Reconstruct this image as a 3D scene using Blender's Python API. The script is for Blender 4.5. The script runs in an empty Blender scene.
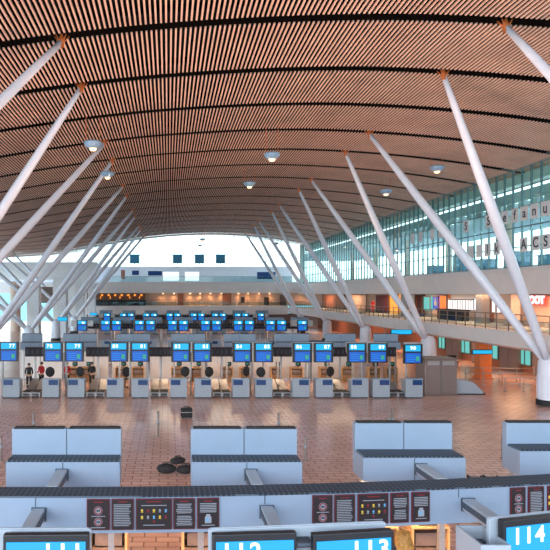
import bpy, math, random
from mathutils import Vector, Matrix
random.seed(7)
S = bpy.context.scene
COL = S.collection
H = 6.2                      # eye height above the floor
F = 600.0; X0 = 168.0; Y0 = 294.0
def PX(px, d): return (px - X0) / F * d          # sideways place of a thing measured d metres away
def PZ(py, d): return H + (Y0 - py) / F * d

# ------------------------------------------------------------------ materials
def nodes(name):
    m = bpy.data.materials.new(name); m.use_nodes = True
    nt = m.node_tree; b = nt.nodes['Principled BSDF']
    return m, nt, b
def mat(name, col, rough=.5, metal=0, noise=0, nscale=8, bump=0, spec=.5):
    m, nt, b = nodes(name)
    c = (*col, 1)
    b.inputs['Base Color'].default_value = c; b.inputs['Roughness'].default_value = rough
    b.inputs['Metallic'].default_value = metal; b.inputs['Specular IOR Level'].default_value = spec
    if noise or bump:
        tc = nt.nodes.new('ShaderNodeTexCoord'); n = nt.nodes.new('ShaderNodeTexNoise')
        n.inputs['Scale'].default_value = nscale; n.inputs['Detail'].default_value = 4
        nt.links.new(tc.outputs['Object'], n.inputs['Vector'])
        if noise:
            r = nt.nodes.new('ShaderNodeValToRGB')
            r.color_ramp.elements[0].position = .3; r.color_ramp.elements[1].position = .7
            r.color_ramp.elements[0].color = (*[max(0, v*(1-noise)) for v in col], 1)
            r.color_ramp.elements[1].color = (*[min(1, v*(1+noise)) for v in col], 1)
            nt.links.new(n.outputs['Fac'], r.inputs['Fac']); nt.links.new(r.outputs['Color'], b.inputs['Base Color'])
        if bump:
            bp = nt.nodes.new('ShaderNodeBump'); bp.inputs['Strength'].default_value = bump
            nt.links.new(n.outputs['Fac'], bp.inputs['Height']); nt.links.new(bp.outputs['Normal'], b.inputs['Normal'])
    return m
def emis(name, col, strength):
    m, nt, b = nodes(name)
    b.inputs['Base Color'].default_value = (0.01, .01, .01, 1)
    b.inputs['Emission Color'].default_value = (*col, 1); b.inputs['Emission Strength'].default_value = strength
    return m
def glass(name, tint, mix=.12, rough=.02):
    m, nt, b = nodes(name); nt.nodes.remove(b)
    out = nt.nodes['Material Output']
    t = nt.nodes.new('ShaderNodeBsdfTransparent'); t.inputs['Color'].default_value = (*tint, 1)
    g = nt.nodes.new('ShaderNodeBsdfGlossy'); g.inputs['Roughness'].default_value = rough
    x = nt.nodes.new('ShaderNodeMixShader'); x.inputs['Fac'].default_value = mix
    nt.links.new(t.outputs[0], x.inputs[1]); nt.links.new(g.outputs[0], x.inputs[2]); nt.links.new(x.outputs[0], out.inputs['Surface'])
    return m
def floor_mat():
    m, nt, b = nodes('floor_tiles')
    tc = nt.nodes.new('ShaderNodeTexCoord')
    mp = nt.nodes.new('ShaderNodeMapping'); mp.inputs['Rotation'].default_value = (0, 0, 0)
    br = nt.nodes.new('ShaderNodeTexBrick'); br.inputs['Scale'].default_value = 1.0
    br.inputs['Brick Width'].default_value = .6; br.inputs['Row Height'].default_value = .3
    br.inputs['Mortar Size'].default_value = .02; br.inputs['Mortar Smooth'].default_value = .3; br.inputs['Bias'].default_value = .1
    br.inputs['Color1'].default_value = (.80, .53, .44, 1); br.inputs['Color2'].default_value = (.68, .43, .36, 1)
    br.inputs['Mortar'].default_value = (.30, .18, .15, 1)
    nt.links.new(tc.outputs['Object'], mp.inputs['Vector']); nt.links.new(mp.outputs[0], br.inputs['Vector'])
    n = nt.nodes.new('ShaderNodeTexNoise'); n.inputs['Scale'].default_value = .35; n.inputs['Detail'].default_value = 3
    nt.links.new(tc.outputs['Object'], n.inputs['Vector'])
    mx = nt.nodes.new('ShaderNodeMix'); mx.data_type = 'RGBA'; mx.blend_type = 'MULTIPLY'
    rr = nt.nodes.new('ShaderNodeValToRGB'); rr.color_ramp.elements[0].color = (.75, .75, .78, 1); rr.color_ramp.elements[1].color = (1.15, 1.1, 1.1, 1)
    nt.links.new(n.outputs['Fac'], rr.inputs['Fac'])
    mx.inputs['Factor'].default_value = 1
    nt.links.new(br.outputs['Color'], mx.inputs['A']); nt.links.new(rr.outputs['Color'], mx.inputs['B'])
    nt.links.new(mx.outputs['Result'], b.inputs['Base Color'])
    b.inputs['Roughness'].default_value = .24; b.inputs['Specular IOR Level'].default_value = .55
    return m
def rib_mat():               # dark ribbed rubber / grille tops
    m, nt, b = nodes('dark_grille')
    tc = nt.nodes.new('ShaderNodeTexCoord'); w = nt.nodes.new('ShaderNodeTexBrick')
    w.inputs['Scale'].default_value = 1; w.inputs['Brick Width'].default_value = .09; w.inputs['Row Height'].default_value = .09
    w.offset = 0; w.inputs['Mortar Size'].default_value = .012
    w.inputs['Color1'].default_value = (.012, .018, .03, 1); w.inputs['Color2'].default_value = (.012, .018, .03, 1); w.inputs['Mortar'].default_value = (.07, .1, .14, 1)
    nt.links.new(tc.outputs['Object'], w.inputs['Vector']); nt.links.new(w.outputs['Color'], b.inputs['Base Color'])
    b.inputs['Roughness'].default_value = .6
    return m
M = dict(
    floor=floor_mat(), grille=rib_mat(),
    slat=mat('slat_wood', (.80, .51, .40), .45, noise=.12, nscale=.6, spec=.5),
    deck=mat('roof_deck_black', (.004, .0035, .004), .95, spec=.1),
    white=mat('white_paint', (.84, .84, .86), .5, noise=.03, nscale=2),
    limb=mat('white_steel_paint', (.78, .81, .92), .35, noise=.03, nscale=3),
    slab=mat('slab_plaster', (.82, .77, .77), .6, noise=.03, nscale=1),
    panel=mat('pale_blue_laminate', (.235, .315, .43), .38, noise=.03, nscale=2),
    panel2=mat('pale_grey_laminate', (.33, .38, .45), .4, noise=.03, nscale=2),
    alu=mat('brushed_steel', (.42, .41, .42), .4, metal=.6, noise=.1, nscale=20),
    dark=mat('black_plastic', (.012, .013, .018), .4),
    rubber=mat('black_rubber', (.02, .02, .024), .7, noise=.2, nscale=20),
    seam=mat('dark_joint', (.05, .07, .10), .6),
    navy=mat('navy_panel', (.006, .045, .17), .4),
    wood=mat('pale_wood', (.62, .36, .17), .45, noise=.15, nscale=6),
    glass_r=glass('tinted_glass', (.86, .985, .98), .05), glass_e=glass('clear_glass', (.9, .98, 1), .05),
    glass_b=glass('balustrade_glass', (.72, .82, .82), .05), mull=mat('mullion_metal', (.13, .22, .24), .4, metal=.3),
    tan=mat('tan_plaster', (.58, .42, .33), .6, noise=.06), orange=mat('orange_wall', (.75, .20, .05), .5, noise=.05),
    rust=mat('rust_wall', (.34, .13, .07), .5, noise=.06), redw=mat('red_cloth', (.7, .02, .03), .6),
    brown=mat('brown_cladding', (.20, .14, .12), .45, noise=.1), dkred=mat('deep_red_frame', (.11, .008, .016), .5),
    blk=mat('black_board', (.010, .006, .010), .45), ink=mat('white_ink', (.27, .30, .35), .6), redink=mat('red_ink', (.20, .01, .02), .6),
    yel=mat('yellow_ink', (.7, .5, .06), .6), blu=mat('blue_ink', (.12, .35, .6), .6),
    kiosk=mat('kiosk_metal', (.25, .20, .19), .4, metal=.35, noise=.08), soffit=mat('soffit_grey', (.36, .42, .42), .7),
    pale=mat('pale_green_white', (.62, .74, .70), .6), bluesh=mat('lamp_blue_metal', (.32, .52, .74), .3, metal=.2),
    skin=mat('skin', (.62, .36, .25), .55), blonde=mat('blonde_hair', (.42, .21, .05), .5, noise=.35, nscale=25, bump=.5), bhair=mat('black_hair', (.015, .012, .012), .5),
    cloth_k=mat('black_cloth', (.02, .02, .025), .85), cloth_r=mat('red_uniform', (.5, .02, .03), .8), cloth_w=mat('white_shirt', (.65, .65, .68), .8),
    fab=mat('black_canvas', (.018, .017, .02), .85, noise=.4, nscale=15, bump=.4),
    cyan=emis('cyan_display', (.0, .48, .95), 1.0), bluee=emis('blue_display', (.0, .11, .62), .9), cyan_f=emis('bright_cyan_display', (.0, .42, .98), 1.15),
    digit=emis('white_display_digits', (.9, 1, 1), 1.6), green=emis('green_led', (.03, .45, .30), .8), tealw=emis('teal_lit_window', (.16, .66, .60), .8),
    warmlamp=emis('warm_lamp', (1, .62, .32), 3), whitewin=emis('bright_window', (.9, .95, 1), 1.5), redl=emis('red_lit_letters', (1, .05, .03), 1.6),
    blu_l=emis('light_blue_text', (.0, .30, .9), .9),
    bluesq=mat('blue_tinted_panel', (.03, .16, .25), .3), lampor=emis('amber_light_panel', (1, .33, .04), 1.3),
)

# ------------------------------------------------------------------ mesh builder
class MB:
    def __init__(s): s.v = []; s.f = []; s.mi = []; s.sm = []; s.cur = 0
    def add(s, vs, fs, smooth=False, mtx=None):
        n = len(s.v)
        s.v += [tuple(mtx @ Vector(p)) if mtx else tuple(p) for p in vs]
        s.f += [tuple(i + n for i in f) for f in fs]; s.mi += [s.cur]*len(fs); s.sm += [smooth]*len(fs)
        return s
    def box(s, x0, x1, y0, y1, z0, z1, mtx=None):
        if x0 > x1: x0, x1 = x1, x0
        vs = [(x0,y0,z0),(x1,y0,z0),(x1,y1,z0),(x0,y1,z0),(x0,y0,z1),(x1,y0,z1),(x1,y1,z1),(x0,y1,z1)]
        return s.add(vs, [(0,3,2,1),(4,5,6,7),(0,1,5,4),(1,2,6,5),(2,3,7,6),(3,0,4,7)], False, mtx)
    def quadprism(s, pts, z0, z1):     # plan outline (counter clockwise) extruded
        n = len(pts)
        vs = [(p[0], p[1], z0) for p in pts] + [(p[0], p[1], z1) for p in pts]
        return s.add(vs, [tuple(range(n-1, -1, -1)), tuple(range(n, 2*n))] + [(i, (i+1) % n, n+(i+1) % n, n+i) for i in range(n)])
    def tube(s, pts, rad, n=10, cap=True):
        pts = [Vector(p) for p in pts]
        if not hasattr(rad, '__len__'): rad = [rad]*len(pts)
        vs = []; fs = []
        for i, p in enumerate(pts):
            t = (pts[min(i+1, len(pts)-1)] - pts[max(i-1, 0)]).normalized()
            u = t.cross(Vector((0, 0, 1)) if abs(t.z) < .95 else Vector((1, 0, 0))).normalized(); w = t.cross(u)
            for k in range(n):
                a = 2*math.pi*k/n; vs.append(p + (u*math.cos(a) + w*math.sin(a))*rad[i])
        for i in range(len(pts)-1):
            for k in range(n):
                fs.append((i*n+k, (i+1)*n+k, (i+1)*n+(k+1) % n, i*n+(k+1) % n))
        s.add(vs, fs, True)
        if cap:
            m = len(s.v) - len(vs); L = (len(pts)-1)*n
            s.f += [tuple(m+k for k in range(n)), tuple(m+L+k for k in range(n-1, -1, -1))]; s.mi += [s.cur]*2; s.sm += [False]*2
        return s
    def lathe(s, prof, n=20, c=(0, 0, 0)):
        vs = []; fs = []
        for r, z in prof:
            for k in range(n):
                a = 2*math.pi*k/n; vs.append((c[0]+r*math.cos(a), c[1]+r*math.sin(a), c[2]+z))
        for i in range(len(prof)-1):
            for k in range(n): fs.append((i*n+k, i*n+(k+1) % n, (i+1)*n+(k+1) % n, (i+1)*n+k))
        return s.add(vs, fs, True)
    def blob(s, c, r, n=12, m=8, jit=0, mtx=None):
        vs = []; fs = []
        for i in range(m+1):
            th = math.pi*i/m
            for k in range(n):
                a = 2*math.pi*k/n; j = 1 + random.uniform(-jit, jit)
                vs.append((c[0]+r[0]*math.sin(th)*math.cos(a)*j, c[1]+r[1]*math.sin(th)*math.sin(a)*j, c[2]+r[2]*math.cos(th)*j))
        for i in range(m):
            for k in range(n): fs.append((i*n+k, (i+1)*n+k, (i+1)*n+(k+1) % n, i*n+(k+1) % n))
        return s.add(vs, fs, True, mtx)
    def build(s, name, mats, parent=None, bevel=0):
        me = bpy.data.meshes.new(name); me.from_pydata(s.v, [], s.f)
        if not isinstance(mats, (list, tuple)): mats = [mats]
        for m in mats: me.materials.append(m)
        me.polygons.foreach_set('material_index', s.mi); me.polygons.foreach_set('use_smooth', s.sm); me.update()
        o = bpy.data.objects.new(name, me); COL.objects.link(o)
        if parent: o.parent = parent
        if bevel:
            b = o.modifiers.new('bevel', 'BEVEL'); b.width = bevel; b.segments = 2; b.limit_method = 'ANGLE'
        return o
def text(name, body, size, m, parent, loc, rot=(math.pi/2, 0, 0), bold=.012, depth=.004, align='CENTER'):
    cu = bpy.data.curves.new(name, 'FONT'); cu.body = body; cu.size = size; cu.align_x = align; cu.align_y = 'CENTER'
    cu.offset = bold*size/.3; cu.extrude = depth
    t = bpy.data.objects.new('tmp', cu); COL.objects.link(t)
    bpy.context.view_layer.update()
    dg = bpy.context.evaluated_depsgraph_get()
    me = bpy.data.meshes.new_from_object(t.evaluated_get(dg)); me.name = name
    bpy.data.objects.remove(t); me.materials.clear(); me.materials.append(m)
    o = bpy.data.objects.new(name, me); COL.objects.link(o); o.location = loc; o.rotation_euler = rot
    if parent: o.parent = parent
    return o
def tag(o, label, cat, group=None, kind=None):
    if label: o['label'] = label
    if cat: o['category'] = cat
    if group: o['group'] = group
    if kind: o['kind'] = kind
    return o
def struct(o, label=None, cat=None):
    o['kind'] = 'structure'
    if label: o['label'] = label
    if cat: o['category'] = cat
    return o
def thing(name, label, cat, loc=(0, 0, 0), rz=0, group=None):
    o = bpy.data.objects.new(name, None); COL.objects.link(o); o.empty_display_size = .2
    o.location = loc; o.rotation_euler = (0, 0, rz); return tag(o, label, cat, group)
def dup(o, loc=None, rz=None, label=None, group=None, parent=None):
    c = o.copy(); COL.objects.link(c)
    if parent: c.parent = parent
    if loc: c.location = loc
    if rz is not None: c.rotation_euler = (0, 0, rz)
    if label: c['label'] = label
    if group: c['group'] = group
    for ch in o.children: dup(ch, parent=c)
    return c
ORD = ['first','second','third','fourth','fifth','sixth','seventh','eighth','ninth','tenth','eleventh','twelfth','thirteenth','fourteenth','fifteenth','sixteenth','seventeenth','eighteenth','nineteenth','twentieth']
def light(kind, loc, power, col, size=.1, rot=None, **kw):
    l = bpy.data.lights.new(kind.lower()+'_lamp', kind); l.energy = power; l.color = col
    if kind in ('POINT', 'SPOT'): l.shadow_soft_size = size
    if kind == 'AREA': l.shape = 'RECTANGLE'; l.size = size; l.size_y = kw.get('sy', size)
    if kind == 'SPOT': l.spot_size = kw.get('cone', 2.0); l.spot_blend = 1
    o = bpy.data.objects.new(l.name, l); COL.objects.link(o); o.location = loc
    if rot: o.rotation_euler = rot
    return o

# ------------------------------------------------------------------ roof profile
PTS = [(-46, 5.0), (-38, 4.4), (-31, 3.9), (-24, 3.5), (-18, 3.0), (-13, 2.15), (-8, 1.3), (-3, .62), (2, .2), (8, 0), (13, .16), (18, .58), (22, 1.1), (25, 1.6), (28, 2.15)]
def drop(x):
    x = max(PTS[0][0], min(PTS[-1][0], x))
    for i in range(len(PTS)-1):
        if PTS[i][0] <= x <= PTS[i+1][0]:
            a, b = PTS[i], PTS[i+1]
            pa = PTS[max(i-1, 0)]; pb = PTS[min(i+2, len(PTS)-1)]
            h = b[0]-a[0]; t = (x-a[0])/h
            ma = (b[1]-pa[1])/(b[0]-pa[0])*h; mb = (pb[1]-a[1])/(pb[0]-a[0])*h
            return (2*t**3-3*t*t+1)*a[1] + (t**3-2*t*t+t)*ma + (-2*t**3+3*t*t)*b[1] + (t**3-t*t)*mb
    return 0
def RZ(x): return H + 10.5 - drop(x)
DEND = 112.0; BAY = 5.2; D0 = 22.8 - 5*BAY     # first band line behind the viewer
XL, XR = -36.0, 25.0

# ceiling
NB = 22
mb = MB(); xs = [XL-2 + i*(28-XL+2)/44 for i in range(45)]
vs = []
for x in xs:
    for y in (D0-1, DEND+.5): vs += [(x, y, RZ(x)+1.0), (x, y, RZ(x)+1.25)]
fs = []
for i in range(44):
    a = i*4; b = a+4
    fs += [(a, a+2, b+2, b), (a+1, b+1, b+3, a+3), (a, b, b+1, a+1), (a+2, a+3, b+3, b+2)]
mb.add(vs, fs)
ceiling = struct(mb.build('ceiling', M['deck']), 'vaulted terminal roof with dark deck above peach timber slats', 'ceiling')
mb = MB(); x = XL-1.5
while x < 27.6:
    z = RZ(x); mb.box(x-.036, x+.036, 0, BAY-.66, z, z+.06); x += .19
first = None
for k in range(1, NB):
    y = D0 + k*BAY + .33
    if y + BAY > DEND + 2: break
    if first is None:
        first = mb.build('slat_panel', M['slat'], ceiling); first.location = (0, y, 0)
    else:
        c = first.copy(); COL.objects.link(c); c.parent = ceiling; c.location = (0, y, 0)
# purlins above the gaps and carrier rods
mb = MB()
for k in range(1, NB+1):
    y = D0 + k*BAY
    if y > DEND: break
    for i in range(44):
        x0, x1 = xs[i], xs[i+1]
        for yy in (y-.1,):
            z0, z1 = RZ(x0)+.5, RZ(x1)+.5
            mb.add([(x0,yy,z0),(x1,yy,z1),(x1,yy+.2,z1),(x0,yy+.2,z0),(x0,yy,z0+.3),(x1,yy,z1+.3),(x1,yy+.2,z1+.3),(x0,yy+.2,z0+.3)],
                   [(0,3,2,1),(0,1,5,4),(2,3,7,6),(4,5,6,7)])
mb.build('purlin', M['deck'], ceiling)

# floor
struct(MB().box(-45, 50, -12, 135, -.2, 0).build('floor', M['floor']), 'glossy peach and brown tiled terminal floor', 'floor')

# ------------------------------------------------------------------ right side: slabs, glazing, shops
ZU1, ZU0 = H+1.9, H+0.0      # upper fascia
ZM1, ZM0 = H-2.40, H-3.62    # mezzanine fascia
struct(MB().box(25.0, 46, -10, DEND+12, ZU0, ZU1).box(24.9, 25.06, -10, DEND, ZU1-.28, ZU1-.22).build('wall_right', M['slab']),
       'long white upper floor fascia under the right glazing', 'wall')
mz = MB().add([(22,-10,ZM1),(28,-10,ZM1),(28,DEND,ZM1),(22,DEND,ZM1),(22,-10,ZM0+.25),(22,DEND,ZM0+.25),(22.9,-10,ZM0),(22.9,DEND,ZM0),(28,-10,ZM0),(28,DEND,ZM0)],
              [(0,1,2,3),(0,3,5,4),(4,5,7,6),(6,7,9,8),(3,2,9,7,5),(1,0,4,6,8),(1,8,9,2)]).build('trim_2', M['slab'])
struct(mz, 'white mezzanine floor edge running down the right side', 'floor edge')
# glazed wall
win = MB()
y = -6.0
while y < DEND:
    win.box(24.96, 25.10, y-.035, y+.035, ZU1, H+8.95); y += 1.1
for z in (ZU1+.05, ZU1+1.45, ZU1+2.85, ZU1+4.25, ZU1+5.65, H+8.9): win.box(24.98, 25.08, -6, DEND, z-.035, z+.035)
w1 = struct(win.build('window_1', M['mull']), 'tall glazed screen wall above the right upper floor', 'window')
MB().box(25.03, 25.05, -6, DEND, ZU1, H+8.9).build('pane', M['glass_r'], w1)
# head beam closing between glass and roof
struct(MB().box(24.9, 25.3, -6, DEND, H+8.93, H+9.3).build('trim_3', M['mull']), 'dark head beam above right glazing', 'trim')
# space behind the glass
sf = MB()
y = 1.0
while y < DEND+8: sf.box(27.2, 38, y, y+.8, H+6.6, H+7.15); y += 1.6
sf.box(27, 27.2, 0, DEND+10, H+7.1, H+7.9)
struct(sf.build('trim_4', M['soffit']), 'grey baffled food court ceiling behind the glass', 'ceiling')
struct(MB().box(25.6, 26.4, 0, DEND, H+8.0, H+8.7).build('trim_5', M['pale']), 'pale soffit strip behind the glass', 'trim')
for i, yy in enumerate((30, 41, 52, 63, 74, 85, 96)):
    tag(MB().lathe([(.32, ZU1), (.32, H+7.0)], 14, (29.5, yy, 0)).build('round_column', M['tan']),
        'tan round column behind the right glazing, %s from the near end' % ORD[i], 'column', 'columns behind the glazing')
# upper floor furniture silhouettes behind the glass
for i, (yy, hh) in enumerate(((52, 1.5), (57, 2.1), (63, 1.7), (68, 2.4), (75, 1.6))):
    o = MB().box(33, 34.6, yy, yy+1.6, ZU1+.01, ZU1+hh).box(33.2, 34.4, yy-.4, yy, ZU1+.01, ZU1+hh*.6).box(32.9, 34.7, yy-.1, yy+1.7, ZU1+hh, ZU1+hh+.08).build('display_cabinet', M['bluesq'], bevel=.03)
    tag(o, 'dark teal cabinet behind the right glazing, %s from the near end' % ORD[i], 'cabinet', 'cabinets on the upper floor')
# letter panels
def letter_panel(px, row, ch, lab):
    d = 24.9*F/(px-X0); ratio = .227 if row == 0 else .139
    z = H + ratio*24.9
    t = thing('letter_panel', lab, 'sign', (24.958, d, z), 0, 'letter panels on the glazing')
    MB().box(-.015, .0, -.46, .46, -.5, .5).build('board', M['white'], t)
    text('letter', ch, .95, M['seam'], t, (-.022, 0, 0), (math.pi/2, 0, -math.pi/2), bold=.006)
for px, ch in ((465.5, 'S'), (488, 'S'), (496, 't'), (504, 'e'), (514, 'f'), (523.5, 'a'), (533.5, 'n'), (544.5, 'u')):
    letter_panel(px, 0, ch, 'white panel with letter %s in the upper row on right glazing%s' % (ch, '' if ch != 'S' else (', apart at left' if px < 470 else ', before the t')))
for px, ch in ((487, 'l'), (496, 'k'), (523, 'A'), (535, 'C'), (545, 'S')):
    letter_panel(px, 1, ch, 'white panel with letter %s in the lower row on right glazing' % ch)

for i, (px, row) in enumerate(((412, 0), (420, 0), (432, 0), (440, 0), (470, 1), (478.5, 1))):
    d = 24.9*F/(px-X0); o = MB().box(24.943, 24.958, d-.46, d+.46, H+(.227 if row == 0 else .139)*24.9-.5, H+(.227 if row == 0 else .139)*24.9+.5).box(24.938, 24.943, d-.2, d-.1, H+(.227 if row == 0 else .139)*24.9-.3, H+(.227 if row == 0 else .139)*24.9+.3).build('blank_panel', [M['white']])
    tag(o, 'pale panel on the right glazing without clear letter, %s from the left' % ORD[i], 'panel', 'pale panels on the glazing')
# balustrades
def balustrade(name, label, along, fixed, a0, a1, z, axis='y', pitch=1.42):
    t = thing(name, label, 'railing')
    def bx(m, u0, u1, w0, w1, z0, z1):
        if axis == 'y': m.box(fixed+w0, fixed+w1, u0, u1, z0, z1)
        else: m.box(u0, u1, fixed+w0, fixed+w1, z0, z1)
    n = int((a1-a0)/pitch)
    for i in range(n+1):
        u = a0 + i*pitch
        m = MB(); bx(m, u-.03, u+.03, -.03, .03, z, z+1.08); m.build('post', M['brown'], t)
    m = MB(); bx(m, a0, a1, -.04, .04, z+1.06, z+1.12); m.build('handrail', M['brown'], t)
    m = MB(); bx(m, a0, a1, -.02, .02, z+.72, z+.75); bx(m, a0, a1, -.02, .02, z+.1, z+.13); m.build('rail', M['brown'], t)
    m = MB(); bx(m, a0, a1, -.008, .008, z+.12, z+.72); m.build('glass_panel', M['glass_b'], t)
balustrade('balustrade', 'dark post and glass balustrade along right mezzanine', 'y', 22.15, 22, 110, ZM1)
balustrade('balustrade', 'balustrade along the far end mezzanine in front of lit shops', 'x', DEND-1.8, -14, 21.8, H-2.2, 'x', 2.2)

# mezzanine shops on the right (wall line X=27)
XS = 27.0
def seg(px0, px1, x=XS):     # depth span seen between two columns of the photograph
    return x*F/(px1-X0), x*F/(px0-X0)
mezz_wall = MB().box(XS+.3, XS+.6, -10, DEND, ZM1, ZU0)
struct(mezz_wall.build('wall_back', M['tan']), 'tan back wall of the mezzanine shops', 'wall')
def bay(name, px0, px1, m, label, cat='shop front', z0=0, z1=2.35, dx=0, kids=None):
    y0, y1 = seg(px0, px1, XS-dx)
    t = thing(name, label, cat, (XS-dx, (y0+y1)/2, ZM1)); w = (y1-y0)/2 - .02
    MB().box(-.04-0, .24, -w, w, z0, z1).build('panel', M[m], t)
    MB().box(-.1, .02, -w, w, z1-.12, z1).box(-.1, .02, -w, -w+.1, z0, z1).build('frame', M['brown'], t)
    return t, w
bay('shop_entrance', 322, 345, 'rust', 'rust coloured open shop front at far right mezzanine end')
bay('wall_panel', 346, 367, 'tan', 'tan wall panel between the rust shop and the red figure', 'panel')
bay('shop_entrance', 376, 389, 'dkred', 'dark shop opening with red lamps on the mezzanine')
bay('wall_panel', 390, 399, 'lampor', 'glowing amber wall panel beside the dark shop', 'panel')
bay('wall_panel', 410, 416, 'orange', 'narrow orange wall panel left of the dark doorway', 'panel')
bay('shop_door', 417, 423, 'dkred', 'dark red doorway beside the teal screen', 'door')
bay('display_screen', 424, 431, 'tealw', 'pale teal lit display on mezzanine between doorway and poster', 'screen', .7, 2.2)
t, w = bay('wall_poster', 433, 439, 'bluee', 'blue poster with pale figure on the mezzanine', 'poster', .9, 2.2)
MB().blob((-.07, 0, 1.45), (.03, w*.5, .3)).blob((-.07, 0, 1.85), (.03, w*.3, .16)).build('pale_shape', M['ink'], t)
bay('wall_panel', 440, 447.5, 'orange', 'wide orange wall panel left of the bright windows', 'panel')
t, w = bay('shop_window', 448.5, 475, 'whitewin', 'bright white shop window above dark counter on mezzanine', 'window', 1.0, 1.95)
for k in range(-4, 5): MB().box(-.12, -.06, k*w/5-.04, k*w/5+.04, 1.0, 1.95).build('mullion', M['tan'], t)
MB().box(-1.1, -.5, -w, w, 0, .95).box(-1.2, -.45, -w-.1, w+.1, .9, 1.0).build('counter', M['cloth_k'], t)
bay('wall_panel', 482, 491, 'rust', 'red brown wall panel right of the bright windows', 'panel')
bay('shop_window', 492.5, 497, 'whitewin', 'narrow bright window right of red brown panel', 'window', .9, 2.1)
t, w = bay('shop_entrance', 512, 560, 'tan', 'warm tan shop front under red and white letters at right edge')
t2 = thing('shop_sign', 'red and white lettered shop sign at right edge of mezzanine', 'sign', (XS-.35, seg(528, 543, XS-.35)[0]*.5+seg(528, 543, XS-.35)[1]*.5, ZM1+1.95))
text('letters', 'VOOT', .78, M['whitewin'], t2, (-.06, 0, 0), (math.pi/2, 0, -math.pi/2), bold=.012, depth=.03)
MB().box(0, .06, -1.1, 1.1, -.33, .33).build('backing', M['redl'], t2)
for i, (a, b, m, nm) in enumerate(((400.5, 408, 'alu', 'grey'), (475.5, 481, 'alu', 'brown grey'), (504, 511, 'tan', 'tan'))):
    y0, y1 = seg(a, b, 25.5)
    tag(MB().box(25.5, 26.2, y0, y1, ZM1, ZU0).box(25.45, 26.25, y0-.05, y1+.05, ZM1, ZM1+.15).build('square_column', M[m], bevel=.02),
        '%s square column on the right mezzanine, %s from the right edge' % (nm, ORD[2-i]), 'column', 'mezzanine columns')
# red figure on the mezzanine (shop mannequin)
# under the mezzanine
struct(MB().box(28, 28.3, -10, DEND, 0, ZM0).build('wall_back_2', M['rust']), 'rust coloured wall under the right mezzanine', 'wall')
for i, (a, b) in enumerate(((439, 445), (460, 470), (487, 498), (519, 531), (545, 560))):
    y0, y1 = seg(a, b, 27.9)
    t = thing('lit_window', 'teal lit window under the right mezzanine, %s from the left' % ORD[i], 'window', (27.9, (y0+y1)/2, .7), 0, 'windows under the mezzanine'); w = (y1-y0)/2
    MB().box(0, .04, -w, w, 0, 1.5).build('pane', M['tealw'], t)
    MB().box(-.06, .05, -w-.06, -w, -.06, 1.56).box(-.06, .05, w, w+.06, -.06, 1.56).box(-.06, .05, -w, w, 1.5, 1.56).box(-.06, .05, -w, w, -.06, 0).box(-.06, .05, -.04, .04, 0, 1.5).build('frame', M['mull'], t)
for i, (a, b) in enumerate(((446, 459), (471, 486), (499, 518), (532, 544))):
    y0, y1 = seg(a, b, 27.6)
    t = thing('wall_cabinet', 'brown wall cabinet under mezzanine between teal windows, %s from left' % ORD[i], 'cabinet', (27.6, (y0+y1)/2, 0), 0, 'cabinets under the mezzanine'); w = (y1-y0)/2-.1
    MB().box(0, .35, -w, w, 0, 2.3).build('body', M['brown'], t, .02)
    MB().box(-.03, .0, -w+.05, -.03, .1, 2.2).build('door', M['kiosk'], t); MB().box(-.03, .0, .03, w-.05, .1, 2.2).build('door', M['kiosk'], t)
tag(MB().box(-.42, .42, -.42, .42, 0, ZM0).box(-.5, .5, -.5, .5, 0, .12).build('square_column', M['orange'], bevel=.02), 'orange square column standing under the right mezzanine', 'column').location = (PX(483, 44), 44, 0)
# queue rails
for i, d in enumerate((38, 40.5, 43)):
    t = thing('queue_rail', 'steel queue rail under right mezzanine, %s from the viewer' % ORD[i], 'railing', (22.6, d, 0), -.12, 'queue rails')
    for k in range(5): MB().lathe([(.12, 0), (.12, .03), (.03, .04), (.03, .95), (0, .96)], 10, (k*1.15-1.2, 0, 0)).build('post', M['alu'], t)
    MB().tube([(-1.2, 0, .9), (3.4, 0, .9)], .025, 8).build('rail', M['alu'], t)
    MB().tube([(-1.2, 0, .5), (3.4, 0, .5)], .02, 8).build('rail', M['alu'], t)

# ------------------------------------------------------------------ far end wall
DE = DEND
struct(MB().box(XL, 30, DE, DE+8, PZ(293, DE), PZ(282, DE)).box(XL, 30, DE-.05, DE, PZ(283.2, DE), PZ(282.8, DE)).build('wall_far', M['slab']), 'white upper floor fascia at far end of hall', 'wall')
struct(MB().box(XL, 24, DE+4, DE+4.3, PZ(282, DE), PZ(265.5, DE)).build('wall_far_2', M['white']), 'white parapet wall below the far end glazing', 'wall')
struct(MB().box(-15, 22, DE-2, DE+6, PZ(314.5, DE-2), PZ(306, DE-2)).build('trim_6', M['slab']), 'white mezzanine floor edge across the far end', 'floor edge')
struct(MB().box(-15, 30, DE+3, DE+3.3, PZ(306, DE), PZ(293, DE)).build('wall_far_3', M['tan']), 'tan lit wall of the far end mezzanine', 'wall')
struct(MB().box(-15, 30, DE+3, DE+3.3, 0, PZ(314, DE)).build('wall_far_4', M['brown']), 'brown wall below the far end mezzanine', 'wall')
win = MB()
xx = XL
while xx < 25.5: win.box(xx-.04, xx+.04, DE+4.1, DE+4.2, PZ(267, DE), H+11.5); xx += 3.05
win.box(XL, 25, DE+4.1, DE+4.2, PZ(254, DE)-.05, PZ(254, DE)+.05)
w2 = struct(win.build('window_2', M['ink']), 'bright arched glazing across the far end', 'window')
MB().box(XL, 25, DE+4.14, DE+4.16, PZ(266, DE), H+11).build('pane', M['glass_e'], w2)
struct(MB().box(24.6, 25.4, DE-.4, DE+.4, ZU1, H+9.2).build('trim_7', M['pale']), 'pale corner post where the glazings meet', 'trim')
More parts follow.
